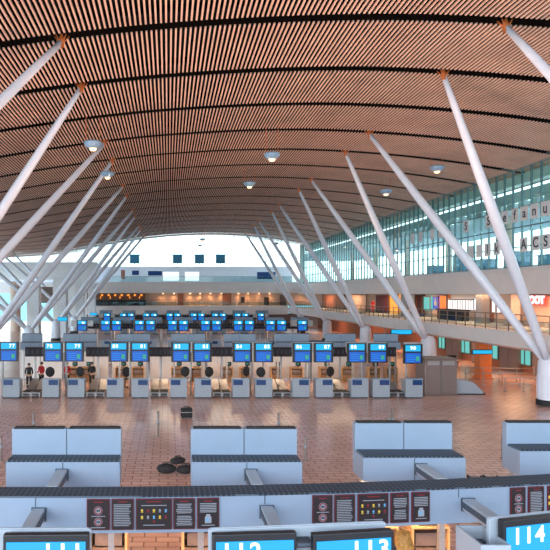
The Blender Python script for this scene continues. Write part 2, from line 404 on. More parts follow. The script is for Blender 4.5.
for i, px in enumerate((134.5, 177.5, 199.5, 220.5)):
    d = DE+3.6; x = PX(px, d)
    o = tag(MB().box(x-.85, x+.85, d, d+.15, PZ(263.5, d), PZ(254.3, d)).box(x-.06, x+.06, d-.02, d+.1, PZ(266, d), PZ(263, d)).box(x-.9, x-.85, d-.03, d+.17, PZ(263.8, d), PZ(254, d)).box(x+.85, x+.9, d-.03, d+.17, PZ(263.8, d), PZ(254, d)).build('blind_panel', M['bluesq']),
            'square dark blue panel against far glazing, %s from the left' % ORD[i], 'panel', 'blue panels at the far glazing')
# dark window openings, bright windows on upper floor
for i, (a, b, y0, y1, m, lab) in enumerate(((121, 125, 270, 279, 'rust', 'small rust coloured door'), (132, 139, 270.5, 275, 'navy', 'small dark window left'), (148, 162, 271, 275.5, 'navy', 'long dark window'),
                          (163, 179, 272, 280.5, 'whitewin', 'bright window, left one of two'), (185, 199, 272, 280.5, 'whitewin', 'bright window, right one of two'), (257, 275.5, 272, 279, 'navy', 'wide dark screen'))):
    d = DE+3.9; xa, xb = PX(a, d), PX(b, d); za, zb = PZ(y1, d), PZ(y0, d)
    t = thing('wall_opening', lab + ' in the upper white wall at the far end', 'window', ((xa+xb)/2, d, za)); w = (xb-xa)/2; h = zb-za
    MB().box(-w, w, .0, .08, 0, h).build('pane', M[m], t)
    MB().box(-w-.08, -w, -.05, .1, -.08, h+.08).box(w, w+.08, -.05, .1, -.08, h+.08).box(-w, w, -.05, .1, h, h+.08).build('frame', M['white'], t)
# glass rail on upper far floor
t = thing('glass_railing', 'glass railing along the upper floor at the far end', 'railing', (0, DE+.3, ZU1-.0))
zz = PZ(282, DE)-ZU1
MB().box(-12, 24, 0, .02, zz, zz+1.0).build('glass_panel', M['glass_b'], t); MB().box(-12, 24, -.03, .05, zz+1.0, zz+1.06).build('handrail', M['mull'], t)
# shops at far end
def far_bay(px0, px1, y0, y1, m, lab, nm='wall_panel', cat='panel', d=None):
    d = d or DE+2.86; xa, xb = PX(px0, d), PX(px1, d)
    w = (xb-xa)/2; za, zb = PZ(y1, d), PZ(y0, d)
    t = thing(nm, lab, cat, ((xa+xb)/2, d, za)); MB().box(-w, w, 0, .1, 0, zb-za).build('panel', M[m], t)
    MB().box(-w-.06, w+.06, -.08, 0, zb-za-.12, zb-za+.02).box(-w-.05, -w+.05, -.06, 0, 0, zb-za).box(w-.05, w+.05, -.06, 0, 0, zb-za).build('trim', M['brown'], t); return t
far_bay(178, 183, 293.5, 306, 'rust', 'rust coloured doorway in far lit wall, left one')
far_bay(223, 231, 293.5, 306, 'rust', 'rust coloured doorway in far lit wall, right one')
far_bay(241, 244.5, 297, 303, 'blk', 'small black poster on far lit wall')
far_bay(264, 269, 297, 306, 'blk', 'black doorway in the far lit wall near the lamps', 'doorway', 'doorway')
far_bay(280, 286, 295, 306, 'brown', 'brown doorway right of the lit wall', 'doorway', 'doorway')
# far bar
t = thing('bar_counter', 'amber lit bar with dark counter on far left mezzanine', 'bar', (PX(122, 113), 113, PZ(306, 113)))
MB().box(-5, 4.5, 0, .5, 0, 1.05).box(-5.2, 4.7, -.2, .6, 1.05, 1.15).build('counter', M['blk'], t, .03)
MB().box(-4.5, 4.3, 1.4, 1.5, 1.2, 2.3).build('back_panel', M['rust'], t)
for k in range(7): MB().box(-4.1+k*1.25, -3.7+k*1.25, 1.3, 1.36, 1.9, 2.2).build('amber_light', M['lampor'], t)
MB().box(-4.5, 4.3, 1.15, 1.4, 1.35, 1.4).build('shelf', M['brown'], t)
for k in range(14): tag(MB().lathe([(.0, 0), (.09, .0), (.09, .28), (.03, .38), (.03, .5)], 8, (PX(122, 113)-4.2+k*.62, 113+1.275, PZ(306, 113)+1.402)).build('bottle', M['lampor'] if k % 3 == 0 else M['rust']), 'bottle on the amber lit shelf of the far bar', 'bottle', 'bottles at the far bar')
# downlights far end
FL = [(163, 0), (174, 0), (190, 0), (200, 0), (210.5, 0), (221.5, 0), (238.5, 0), (248, 0), (259, 0), (269.5, 0), (300, 0), (312, 0)]
for i, (px, _) in enumerate(FL):
    d = DE+2.45; x = PX(px, d)
    tag(MB().lathe([(0, 0), (.12, 0), (.14, .12), (.14, .2)], 10, (x, d, PZ(293, DE)-.2)).build('downlight', M['warmlamp']), 'small warm downlight over the far mezzanine wall', 'lamp', 'far mezzanine downlights')
    light('SPOT', (x, d, PZ(293, DE)-.25), 110, (1, .5, .2), .05, (0, 0, 0), cone=2.4)

# left end structures
struct(MB().box(XL, -13, DE-1, DE-.7, PZ(280, DE-1), PZ(262, DE-1)).build('wall_left_end', M['white']), 'white wall at far left below the roof', 'wall')
struct(MB().box(-20, -15, DE-1.5, DE+2, 0, PZ(280, DE-1)).build('wall_left_end_2', M['white']), 'white wall block at far left', 'wall')
lw = MB()
yy = -8.0
while yy < DEND: lw.box(XL-.1, XL+.1, yy-.06, yy+.06, 0, RZ(XL)+.5); yy += 4
for z in (3, 6, 9): lw.box(XL-.08, XL+.08, -8, DEND, z-.05, z+.05)
w3 = struct(lw.build('window_3', M['mull']), 'glazed facade along the left side', 'window')
MB().box(XL-.02, XL+.02, -8, DEND, 0, RZ(XL)).build('pane', M['glass_e'], w3)
tag(MB().lathe([(.85, 0), (.85, 8.2)], 20, (PX(15.5, 100), 100, 0)).lathe([(1.0, 8.0), (1.0, 8.3), (0, 8.3)], 20, (PX(15.5, 100), 100, 0)).build('round_column', M['tan']), 'plain tan round column at the far left', 'column')
for i, (px, d, wpx, ytop) in enumerate(((34, 69, 12, 286), (60.5, 86, 13, 278), (80, 100, 9, 281), (92, 106, 7, 284))):
    w = wpx/F*d/2; zt = PZ(ytop, d)
    t = thing('service_tower', 'white louvred service tower among the left tree columns, %s from the left' % ORD[i], 'tower', (PX(px, d), d, 0), 0, 'service towers')
    MB().box(-w, w, -w, w, 0, zt).build('casing', M['white'], t, .05)
    m = MB()
    for k in range(int(zt/.5)): m.box(w*.15, w*1.06, -w-.06, -w, .3+k*.5, .45+k*.5).box(w, w+.06, -w*.9, w*.9, .3+k*.5, .45+k*.5)
    m.build('louvre', M['limb'], t)
far_bay(40, 56, 287, 303, 'brown', 'brown sloped canopy area between white towers at far left', 'wall_panel', 'panel', 95)
far_bay(51, 55.5, 296, 303, 'lampor', 'small amber lit panel at far left', 'light_panel', 'light panel', 92)

# ------------------------------------------------------------------ tree columns
def tree(side, k, i):
    d = 33.5 - 15.6 + 15.6*k
    bx = 21.3 if side > 0 else -15.0
    tx = 13.0 if side > 0 else -4.1
    nm = 'right' if side > 0 else 'left'
    t = thing('tree_column', 'branching white steel tree column on the %s side, %s from the viewer' % (nm, ORD[i]), 'column', (bx, d, 0), 0, 'tree columns')
    zc = H - 3.55
    m = MB()
    m.lathe([(.58, 0), (.60, zc-.9), (.56, zc-.2), (.38, zc+.1), (0, zc+.15)], 24)
    for a in range(12):
        th = a*math.pi/6; m.box(-.015, .015, .59, .615, .35, zc-1, Matrix.Rotation(th, 4, 'Z'))
    m.build('trunk', M['limb'], t)
    MB().lathe([(.66, 0), (.66, .28), (.6, .32)], 24).build('base_collar', M['rubber'], t)
    ends = [(tx-bx, -BAY), (tx-bx, BAY)]
    if side < 0: ends += [(-26+15.0, -BAY), (-26+15.0, BAY)]
    for ex, ey in ends:
        top = Vector((ex, ey, RZ(bx+ex)-.05)); s0 = Vector((ex*.02, ey*.02, zc-.25)); n = 12
        r = []
        for q in range(n+1):
            u = q/n; r.append(.11 + .155*math.sin(math.pi*min(1, max(0, (u*.86+.14)))**1.0)**.8)
        lb = MB().tube([s0.lerp(top, q/n) for q in range(n+1)], r, 16).build('limb', M['limb'], t)
        m = MB().lathe([(.05, 0), (.12, -.25), (.1, -.5)], 10, tuple(top+Vector((0, 0, .3))))
        for sx in (-1, 1):
            m.tube([top-Vector((0, 0, .1)), top+Vector((sx*.28, .08, .25))], .03, 6); m.tube([top-Vector((0, 0, .1)), top+Vector((sx*.2, -.12, .25))], .025, 6)
        m.build('bracket', M['orange'], t)
for i in range(6): tree(1, i, i)
for i in range(6): tree(-1, i, i)

# ------------------------------------------------------------------ pendants
def pendant(px, py, d, dia, label):
    x = PX(px, d); z = PZ(py, d); top = RZ(x) - z
    t = thing('pendant_lamp', label, 'lamp', (x, d, z), 0, 'hanging bowl lamps')
    r = dia/2
    MB().lathe([(r*.45, -.28*r), (r*.8, 0), (r, .28*r), (r*.98, .42*r), (r*.6, .55*r), (0, .6*r)], 24).build('bowl', M['bluesh'], t)
    MB().lathe([(0, -.55*r), (r*.3, -.5*r), (r*.42, -.28*r)], 16).build('bulb', M['warmlamp'], t)
    for sx in (-1, 1): MB().tube([(sx*r*.75, 0, .3*r), (sx*r*.75, 0, top)], .018, 6).build('hanger', M['orange'], t)
    light('SPOT', (x, d, z-.6*r), 60, (1, .82, .6), .08, (0, 0, 0), cone=2.3)
P = [(93, 146, 33, 1.0, 'above the second left tree limb'), (107.5, 175.5, 43, 1.0, 'left, lower one near limb tops'), (272, 157, 37, 1.0, 'in the middle, larger one'), (249.5, 185, 49, 1.0, 'in the middle, smaller one'),
     (437, 169.5, 43, 1.0, 'at right beside the glazing, larger one'), (386, 192.5, 51, 1.0, 'at right between two limbs, smaller one'), (344.5, 246, 90, .9, 'tiny one far right in front of glazing'),
     (202.5, 240, 100, 1.0, 'tiny one in the far middle'), (200, 246, 108, .8, 'tiny flat one in the far middle, lowest'), (397, 249.5, 62, .6, 'small low one beside the right glazing'), (276, 244, 88, .9, 'tiny one behind the right limbs')]
for px, py, d, dia, lab in P: pendant(px, py, d, dia, 'blue grey hanging bowl lamp ' + lab)
pendant_in = thing('pendant_lamp', 'blue hanging lamp behind the right glazing', 'lamp', (PX(508, 52), 52, PZ(201, 52)), 0)
MB().lathe([(.2, -.12), (.42, .0), (.5, .14), (.3, .28), (0, .3)], 20).build('bowl', M['bluesh'], pendant_in)
MB().lathe([(0, -.26), (.15, -.22), (.2, -.12)], 16).build('bulb', M['warmlamp'], pendant_in)

# ------------------------------------------------------------------ check-in islands
def curve(x): return .009*(x+2)**2 if x > -2 else 0
def cang(x): return math.atan(.018*(x+2)) if x > -2 else 0
# --- screen proto
SW, SH = .98, 1.16
def make_screen(label, number, front=False, w=SW):
    t = thing('checkin_screen', label, 'screen')
    hw = w/2
    xh = hw if front else .58
    MB().box(-xh, xh, 0, .10, -SH, 0).build('housing', M['dark'], t, .012)
    MB().box(-hw+.04, hw-.04, -.012, .0, -.50 if front else -.42, -.085 if front else -.06).build('number_display', M['cyan_f'] if front else M['cyan'], t)
    f = MB().box(-hw+.04, hw-.04, -.012, .0, -SH+.06, -.52).build('flight_display', M['bluee'], t)
    m = MB()
    for r in range(4): m.box(-hw+.1, hw-.35-.06*(r % 2), -.018, -.012, -.68-r*.12, -.65-r*.12)
    m.build('text_lines', M['blu_l'], f)
    MB().box(hw-.32, hw-.12, -.018, -.012, -.98, -.72).build('status_patch', M['green'], f)
    if number:
        sz = .29 if front else .30
        for q, chh in enumerate(number):
            text('digit', chh, sz, M['digit'], t, ((q-(len(number)-1)/2)*sz*(.60 if front else .62), -.016, -.215 if front else -.235), bold=.006 if front else .006, depth=.002)
    return t
def place(o, x, y, z, rz=0): o.location = (x, y, z); o.rotation_euler = (0, 0, rz); return o
# front ones
for px, num, sl, dd, off, lab in ((46, '111', .03, 7.15, .2, 'leftmost of the close ones along the bottom edge'), (255, '112', .095, 7.18, -.17, 'left one of the joined close pair in bottom middle'), (354, '113', .19, 7.22, .2, 'right one of the joined close pair in bottom middle'), (537, '114', .33, 7.7, -.14, 'rightmost close one at the corner')):
    o = make_screen('large bright blue screen reading %s, %s' % (num, lab), num, True, 1.02)
    place(o, PX(px, dd), dd, 3.33, math.atan(sl)*.75)
    for c in o.children:
        if c.name.startswith('digit'): c.location.x += off
# row 2 screens
PAIR2 = [(-2, 76, 77), (63.5, 78, 79), (129.2, 80, 81), (191.5, 82, 83), (253, 84, 85), (313, 86, 87), (367.5, 88, 89)]
D2 = 35.8
for c, n0, n1 in PAIR2:
    for s, n in ((-1, n0), (1, n1)):
        px = c + s*10.6
        if px < -8: continue
        o = make_screen('overhead screen reading %d, %s screen of the %s pair from left, nearest full row' % (n, 'left' if s < 0 else 'right', ORD[PAIR2.index((c, n0, n1))]), str(n)); place(o, PX(px, D2), D2, H-2.86 - .02*(px/100))
        for ch in o.children:
            if ch.name.startswith('digit'): ch.location.x += .2 if s > 0 else -.2
o = make_screen('lone overhead check-in screen above the brown kiosk end of the row', '90'); place(o, PX(413, D2), D2, H-3.0)
# rows 3 & 4
proto = None
def small_screen(px, d, label, py=None, grp=None):
    global proto
    if proto is None:
        proto = make_screen(label, None); o = proto
        for ch in list(o.children):
            if ch.name.startswith('number'): MB().box(.0, .26, -.016, -.012, -.36, -.18).build('number_mark', M['digit'], ch)
    else: o = dup(proto)
    o['label'] = label
    if grp: o['group'] = grp
    place(o, PX(px, d), d, (PZ(py, d) if py else H-2.86)); return o
D3, D4 = 65.0, 93.0
R3 = [82] + [v+s*5.5 for v in (111, 145, 178, 211, 243.8, 276) for s in (-1, 1)] + [302.5]
R4 = [107] + [v+s*3.8 for v in (127, 150.2, 173.5, 197.5, 219, 241.5) for s in (-1, 1)] + [261]
for i, px in enumerate(R3): small_screen(px, D3, 'small blue check-in screen in the second row, %s from the left' % ORD[i], 320.2, 'second row screens')
for i, px in enumerate(R4): small_screen(px, D4, 'tiny blue check-in screen in the farthest row, %s from the left' % ORD[i], 313.2, 'farthest row screens')

# screen headers (portals)
def portal(xa, xb, y, zt, posts, label, depth=.7, ang=0, mats=('panel2', 'grille'), grp=None, yoff=0):
    t = thing('screen_portal', label, 'portal', ((xa+xb)/2, y, 0), ang, grp); hw = (xb-xa)/2
    m = MB()
    m.box(-hw, hw, 0, depth, zt-.62, zt)
    m.build('header', M[mats[0]], t, .01)
    MB().box(-hw+.03, hw-.03, .02, depth-.02, zt, zt+.012).build('top_cover', M[mats[0]], t)
    if yoff:
        for p in posts: MB().box(p-(xa+xb)/2-.06, p-(xa+xb)/2+.06, depth, depth+yoff, zt-.5, zt-.38).build('arm', M['alu'], t)
    for p in posts: MB().lathe([(.12, 0), (.12, .04), (.055, .06), (.055, zt-.6)], 12, (p-(xa+xb)/2, depth+yoff if yoff else depth/2, 0)).build('post', M['alu'], t)
    return t
portal(PX(-60, 7.3), PX(91, 7.3), 7.30, 3.335, [-2.6, -1.3], 'grey portal header behind the screen reading 111', .06)
portal(PX(208, 7.3), PX(392, 7.3), 7.38, 3.345, [1.1, 2.2], 'grey portal header behind the screens 112 and 113', .06, .10)
portal(4.10, 5.6, 7.87, 3.315, [4.8], 'pale grey portal header behind the screen reading 114', .06, .24)
t = thing('service_trough', 'grey open trough with dark liner left of screen 114', 'trough', (3.86, 7.4, 2.6))
m = MB()
m.box(0, .03, 0, .65, 0, .5).box(.34, .37, 0, .65, 0, .5).box(.03, .34, .62, .65, 0, .5).box(.03, .34, 0, .03, 0, .5).box(.03, .34, .03, .62, 0, .03)
m.build('casing', M['panel2'], t)
MB().box(.035, .335, .035, .615, .3, .33).build('liner', M['grille'], t)
t = thing('speaker_box', 'small dark speaker box between screens 112 and 113', 'speaker', (PX(304.5, 7.2), 7.28, 3.18), .1)
MB().box(-.1, .1, -.05, .1, -.04, .04).build('case', M['dark'], t, .01); MB().box(-.08, .08, -.056, -.05, -.02, .02).build('grille', M['seam'], t)
for i, (c, n0, n1) in enumerate(PAIR2 + [(413, 90, 90)]):
    x = PX(c, D2); hw = 1.21 if i < 7 else .5
    portal(x-hw, x+hw, D2+.10, H-2.9, [x], 'slim grey portal carrying screens %d and %d on one post' % (n0, n1) if n0 != n1 else 'slim grey portal carrying the lone screen above kiosk', .2, 0, ('alu', 'alu'), 'first row portals', .75)
for row, d, cs, zt in ((0, D3, (82, 111, 145, 178, 211, 243.8, 276, 302), PZ(320.6, D3)), (1, D4, (107, 127, 150.2, 173.5, 197.5, 219, 241.5, 261), PZ(313.6, D4))):
    for i, c in enumerate(cs):
        x = PX(c, d); portal(x-1.2, x+1.2, d+.10, zt, [x], 'slim grey portal in the %s row of desks, %s from left' % (('second', 'farthest')[row], ORD[i]), .2, 0, ('alu', 'alu'), 'far row portals', .75)

# sign header (long shelf) front
def long_header(y, zt, zb, depth, x0, x1, label, curved=True):
    t = thing('sign_header', label, 'header', (0, y, 0)); n = 28 if curved else 1
    P0 = [(x0+(x1-x0)*i/n) for i in range(n+1)]; cf = curve if curved else (lambda x: 0)
    for nm, z0, z1, ya, yb, m in (('panel', zb, zt-.03, 0, depth, 'panel'), ('top_grille', zt-.03, zt, -.01, depth+.01, 'grille')):
        m_ = MB(); vs = []
        for x in P0:
            c = cf(x); vs += [(x, c+ya, z0), (x, c+yb, z0), (x, c+yb, z1), (x, c+ya, z1)]
        fs = [(0, 1, 2, 3), tuple(4*n+q for q in (3, 2, 1, 0))]
        for i in range(n):
            a = 4*i; b = a+4
            fs += [(a, b, b+1, a+1), (a+1, b+1, b+2, a+2), (a+2, b+2, b+3, a+3), (a+3, b+3, b, a)]
        m_.add(vs, fs); m_.build(nm, M[m], t)
    return t
DS = 10.1
sh = long_header(DS, 2.80, 2.17, .47, -4.2, 8.2, 'long pale blue header with dark ribbed top holding safety signs')
for px in (35.5, 266, 471.5):
    x = PX(px, DS); c = curve(x); MB().box(x-.006, x+.006, c-.008, c+.001, 2.62, 2.77).build('joint', M['seam'], sh)
# sign boards
def sign(kind, w, h, label, detail=True):
    t = thing('safety_sign', label, 'sign'); hw = w/2
    MB().box(-hw, hw, 0, .03, -h, 0).build('frame', M['dkred'], t, .004)
    fc = MB().box(-hw+.015, hw-.015, -.006, 0, -h+.015, -.015).build('face', M['blk'], t)
    if not detail: return t
    MB().box(-hw*.4, hw*.4, -.009, -.006, -.055, -.04).build('red_title', M['redink'], fc)
    m = MB()
    def ln(z, a, b): m.box(a, b, -.009, -.006, z-.006, z+.006)
    if kind == 0:
        for z in (-.19, -.38):
            k = MB(); k.lathe([(.0, 0), (.072, 0)], 20); rot = Matrix.Translation((0, -.009, z)) @ Matrix.Rotation(math.pi/2, 4, 'X')
            k2 = MB(); k2.add(k.v, k.f, False, rot); k2.build('round_symbol', M['ink'], fc)
            k = MB(); k.lathe([(.046, 0), (.066, 0)], 20); k2 = MB(); k2.add(k.v, k.f, False, Matrix.Translation((0, -.012, z)) @ Matrix.Rotation(math.pi/2, 4, 'X')); k2.build('red_ring', M['redink'], fc)
            MB().box(-.032, .032, -.013, -.010, z-.018, z+.02).build('dark_pictogram', M['seam'], fc)
            ln(z-.095, -hw*.6, hw*.6)
    elif kind in (1, 3):
        for q in range(13):
            if kind == 3 and q == 6: continue
            a = hw*(.75-.2*random.random()); ln(-.095-q*.029, -a if kind == 3 else -hw*.8, a)
    elif kind == 2:
        ln(-.11, -hw*.7, hw*.7)
        cols = ['yel', 'redink', 'yel', 'ink', 'blu']
        for r in range(2):
            for q in range(5):
                k = MB().blob(((q-2)*.1, -.009, -.19-r*.11), (.02, .004, .022), 8, 4).box((q-2)*.1-.02, (q-2)*.1+.02, -.009, -.007, -.225-r*.11, -.215-r*.11)
                k.build('icon', M[cols[(q+r*2) % 5]], fc)
        MB().blob((0, -.009, -.38), (.02, .004, .022), 8, 4).build('icon', M['redink'], fc)
        ln(-.44, -hw*.6, hw*.6)
    else:
        for q in range(6): ln(-.09-q*.028, -hw*.75, hw*.75)
        MB().box(-.055, .055, -.010, -.006, -.42, -.31).box(-.035, .035, -.010, -.006, -.31, -.27).build('picture', M['ink'], fc)
        MB().box(-.03, .01, -.012, -.009, -.39, -.33).build('picture_mark', M['blu'], fc); ln(-.455, -hw*.6, hw*.6)
    m.build('text_lines', M['ink'], fc)
    return t
kinds = ['with two round prohibition symbols', 'with lines of small white text', 'wide, with rows of small coloured icons', 'with two blocks of centred text', 'with a picture of a package']
for g, (grpname, spans) in enumerate((('left', ((87, 110), (111.7, 134), (136, 172), (173.3, 195), (197, 219))), ('middle', ((312, 332.5), (334, 355), (357, 388.7), (390, 409), (411, 430))), ('right', ((510.5, 527), (528.6, 546), (548, 572))))):
    for k, (a, b) in enumerate(spans):
        xc = PX((a+b)/2, DS); dd = DS + curve(xc); xc = PX((a+b)/2, dd); dd = DS+curve(xc)
        o = sign(k, (b-a)/F*dd, .52, 'black safety sign %s in the %s sign group' % (kinds[k], grpname))
        place(o, xc, dd-.035, 2.755, cang(xc))
# bulkhead boxes (front)
def bulkhead(x, y, w, rz, label, grp=None, dep=.43, top=3.49, led=2.94):
    t = thing('bulkhead_box', label, 'box', (x, y, 0), rz, grp); h = w/2
    MB().box(-h, h, dep, dep+.17, 2.45, top).build('upper_panel', M['panel'], t, .006)
    MB().box(-h-.01, h+.01, 0, dep, 2.45, led).build('lower_panel', M['panel'], t, .006)
    MB().box(-h+.02, h-.02, .02, dep-.002, led, led+.035).build('ledge_grille', M['grille'], t)
    MB().box(-h+.05, -.06, dep-.01, dep+.16, top, top+.03).build('top_cover', M['rubber'], t); MB().box(.06, h-.02, dep-.01, dep+.16, top, top+.03).build('top_cover', M['rubber'], t)
    MB().box(-.008, .008, dep-.006, dep, led+.035, top).build('joint', M['seam'], t); MB().box(-.008, .008, -.006, 0, 2.46, led).build('joint', M['seam'], t)
    for s in (-1, 1): MB().box(s*(h-.2)-.06, s*(h-.2)+.06, dep+.02, dep+.14, 0, 2.45).build('support', M['alu'], t)
    return t
bulkhead(PX(66.5, 12.05), 11.62, 2.19, 0, 'large pale blue bulkhead box with dark ledge, leftmost of four near ones')
bulkhead(PX(244, 12.05), 11.62, 2.13, 0, 'large pale blue bulkhead box with dark ledge, second of four near ones')
bulkhead(4.93, 12.0, 2.03, 0, 'large pale blue bulkhead box showing its side, third of four near ones', None, .55, 3.50, 2.92)
bulkhead(8.35, 12.35, 2.2, 0, 'large pale blue bulkhead box cut by the frame, rightmost near one', None, .5, 3.44, 2.96)
# beams
def beam(x, y0, y1, z, label):
    t = thing('tie_beam', label, 'beam', (x, y0, z), 0, 'tie beams'); L = y1-y0
    MB().box(-.10, .10, 0, L, -.2, 0).build('cover', M['panel2'], t, .008)
    MB().box(-.112, -.10, .02, L-.02, -.15, -.05).build('side_channel', M['seam'], t)
    MB().box(.10, .112, .02, L-.02, -.15, -.05).build('side_channel', M['seam'], t)
    MB().box(-.125, .125, L-.02, L-.002, -.22, .012).build('end_plate', M['seam'], t)
for i, (xa, xb) in enumerate(((-2.05, -2.17), (1.6, 1.68), (5.05, 5.28))):
    l1 = ('left', 'middle', 'right')[i]; yb = 11.62 if i < 2 else 12.0
    beam(xa, DS+.485+curve(xa), yb-.01, 2.81, '%s grey tie beam between near bulkhead box and sign header' % l1)
    beam(xb, 7.62 if i < 2 else 8.4, DS+curve(xb)-.01, 2.60, '%s grey tie beam between sign header and screen portal' % l1)
# bulkheads of row 2, 3, 4
b0 = None
def sbulk(px0, px1, d, label, grp):
    global b0
    xa, xb = PX(px0, d), PX(px1, d)
    if b0 is None: b0 = bulkhead((xa+xb)/2, d-.43, 2.2, 0, label, grp); o = b0
    else: o = dup(b0, ((xa+xb)/2, d-.43, 0), 0, label, grp)
    o.scale = ((xb-xa)/2.2, 1, 1)
DB2 = 40.7
for i, (a, b) in enumerate(((22, 42), (63, 96.5), (116.5, 150), (171, 205), (224, 255.5), (275, 309), (325.5, 355.5), (374, 398))):
    sbulk(a, b, DB2, 'pale blue overhead box of first full desk row, %s from left' % ORD[i], 'first row boxes')
for row, d, cs in ((0, D3+4.9, (90, 122, 153, 184, 214, 244, 275, 300)), (1, D4+4.9, (106, 129, 151, 173, 195, 217, 239, 262))):
    for i, c in enumerate(cs): sbulk(c-9 if row == 0 else c-6.5, c+9 if row == 0 else c+6.5, d, 'small pale overhead box of the %s desk row, %s from left' % (('second', 'farthest')[row], ORD[i]), 'far row boxes')
# sign boards row 2.. (dark)
DS2 = 38.7
sp = None
def dark_header(px0, px1, d, label, nb, zt=2.78):
    """ slim header rail with separate dark notice boards """
    global sp
    xa, xb = PX(px0, d), PX(px1, d)
    t = thing('board_rail', label, 'rail', ((xa+xb)/2, d, 0), 0, 'board rails'); h = (xb-xa)/2
    MB().box(-h, h, 0, .12, zt-.62, zt).build('back_plate', M['seam'], t); MB().box(-.06, .06, .12, .2, 0, zt-.62).build('post', M['alu'], t)
    w = (xb-xa)/nb
    for k in range(nb):
        lb = label.replace('dark rail of notice boards', 'dark notice board') + ', %s on its rail' % ORD[k]
        if sp is None: sp = sign(1, .40, .52, lb, False); MB().box(-.12, .12, -.009, -.006, -.42, -.1).build('faint_text', M['seam'], sp.children[0]); o = sp
        else: o = dup(sp, label=lb)
        o.name = 'notice_board'; place(o, xa + w*(k+.5), d-.035, zt-.05); o.scale = (w*.92/.40, 1, 1); o['group'] = 'notice boards'
for i, (a, b, n) in enumerate(((25, 45, 4), (86, 110, 5), (149, 172, 5), (211, 233, 5), (271, 292, 5), (332, 349, 4), (385, 396, 3))):
    dark_header(a, b, DS2, 'dark rail of notice boards in the first full row, %s gap' % ORD[i], n)
for i, a in enumerate((88, 122, 156, 189, 222, 254.5, 287)):
    dark_header(a, a+11.5, D3+2.5, 'dark rail of notice boards in the second row, %s gap' % ORD[i], 2, 2.9)
for i, a in enumerate((111, 135, 158.5, 182, 205, 227, 249.5)):
    dark_header(a, a+7, D4+2.5, 'dark rail of notice boards in the farthest row, %s gap' % ORD[i], 2, 2.8)

# desks
def make_desk(label):
    t = thing('checkin_desk', label, 'desk')
    MB().box(-.5, .5, 0, .08, .08, 1.14).box(-.5, -.44, .08, .75, .08, 1.08).box(.44, .5, .08, .75, .08, 1.08).build('body', M['panel2'], t, .01)
    MB().box(-.46, .46, .03, .7, 0, .08).build('plinth', M['seam'], t)
    MB().box(-.52, .52, -.03, .34, 1.14, 1.18).build('counter_top', M['panel'], t)
    MB().box(-.44, .44, .2, .85, .74, .78).build('work_top', M['wood'], t)
    return t
desk = None
def place_desk(x, y, side, label, grp):
    global desk, deskR
    if desk is None:
        desk = make_desk(label); MB().box(-.28, .28, -.02, 0, .80, 1.10).build('blue_sign', M['navy'], desk); o = desk
    else: o = dup(desk)
    o['label'] = label; o['group'] = grp; place(o, x, y, 0)
    for c in o.children:
        if c.name.startswith('blue_sign'): c.location.x = .17*side
DK = [(11, -1), (50.5, 1), (76, -1), (115, -1), (140, 1), (178.5, -1), (203, 1), (241, -1), (264, -1), (301, 1), (324.5, 1), (360, -1), (381.5, 1), (414.5, 1)]
for i, (px, s) in enumerate(DK):
    place_desk(PX(px, D2-.2), D2-.2, s, 'grey check-in desk with blue sign in first full row, %s from left' % ORD[i], 'first row desks')
for row, d, R in ((0, D3-.2, R3), (1, D4-.2, R4)):
    for i, px in enumerate(R): place_desk(PX(px, d), d, 1 if i % 2 else -1, 'grey check-in desk far back in the %s row, %s from left' % (('second', 'farthest')[row], ORD[i]), 'far row desks')
# baggage scales + conveyors between desks
cv = None
def conveyor(x, y, label, rz=0):
    global cv
    if cv is None:
        cv = thing('baggage_conveyor', label, 'conveyor', (x, y, 0))
        MB().box(-.30, .30, 0, 1.0, .1, .32).box(-.335, -.30, -.02, 1.02, 0, .335).box(.30, .335, -.02, 1.02, 0, .335).build('scale_frame', M['alu'], cv, .01)
        MB().box(-.295, .295, .02, .98, .32, .35).build('belt', M['rubber'], cv)
        MB().box(-.25, .25, -.03, -.0, .13, .28).build('readout', M['dark'], cv)
        MB().add([(-.30, 1.0, .1), (.30, 1.0, .1), (.30, 2.6, .1), (-.30, 2.6, .1), (-.30, 1.0, .295), (.30, 1.0, .295), (.30, 2.6, .75), (-.30, 2.6, .75)], [(0,3,2,1),(4,5,6,7),(0,1,5,4),(1,2,6,5),(2,3,7,6),(3,0,4,7)]).build('ramp', M['alu'], cv)
        MB().box(-.32, -.295, 1.0, 2.6, .55, .6).box(.295, .32, 1.0, 2.6, .55, .6).build('side_rail', M['alu'], cv)
        o = cv
    else: o = dup(cv, (x, y, 0), rz, label)
    o.scale = (.8, 1, 1); o['group'] = 'baggage conveyors'
for i, c in enumerate([g+q*4.6 for g in (30.7, 95.5, 159.3, 222, 282.5, 342.2, 398) for q in (-1, 1)]):
    conveyor(PX(c, D2), D2, 'steel baggage scale and conveyor between desks, %s from left' % ORD[i])
# dividing posts/orange lit floor gap lamps, hidden rear counter lamps below
def rear_desk(x, y, label, rz=0):
    global rd
    if rd is None:
        rd = thing('agent_desk', label, 'desk', (x, y, 0))
        MB().box(-.42, .42, 0, .62, 1.02, 1.07).build('top', M['wood'], rd, .01)
        MB().box(-.42, -.37, 0, .6, 0, 1.02).box(.37, .42, 0, .6, 0, 1.02).box(-.37, .37, .55, .6, 0, 1.02).build('side_panels', M['wood'], rd)
        MB().box(-.37, .37, .04, .55, .55, .58).build('shelf', M['brown'], rd)
        k = MB().box(-.24, .2, .08, .24, 1.07, 1.10).build('keyboard', M['dark'], rd)
        mn = MB().box(-.02, .34, .34, .40, 1.14, 1.42).box(.12, .2, .36, .42, 1.07, 1.16).build('monitor', M['dark'], rd)
        MB().box(.05, .2, .33, .34, 1.26, 1.32).build('green_screen', M['green'], mn)
        MB().box(-.3, .3, .1, .5, .62, .9).build('printer', M['brown'], rd)
        o = rd
    else: o = dup(rd, (x, y, 0), rz, label)
    o['group'] = 'agent desks'; return o
rd = None
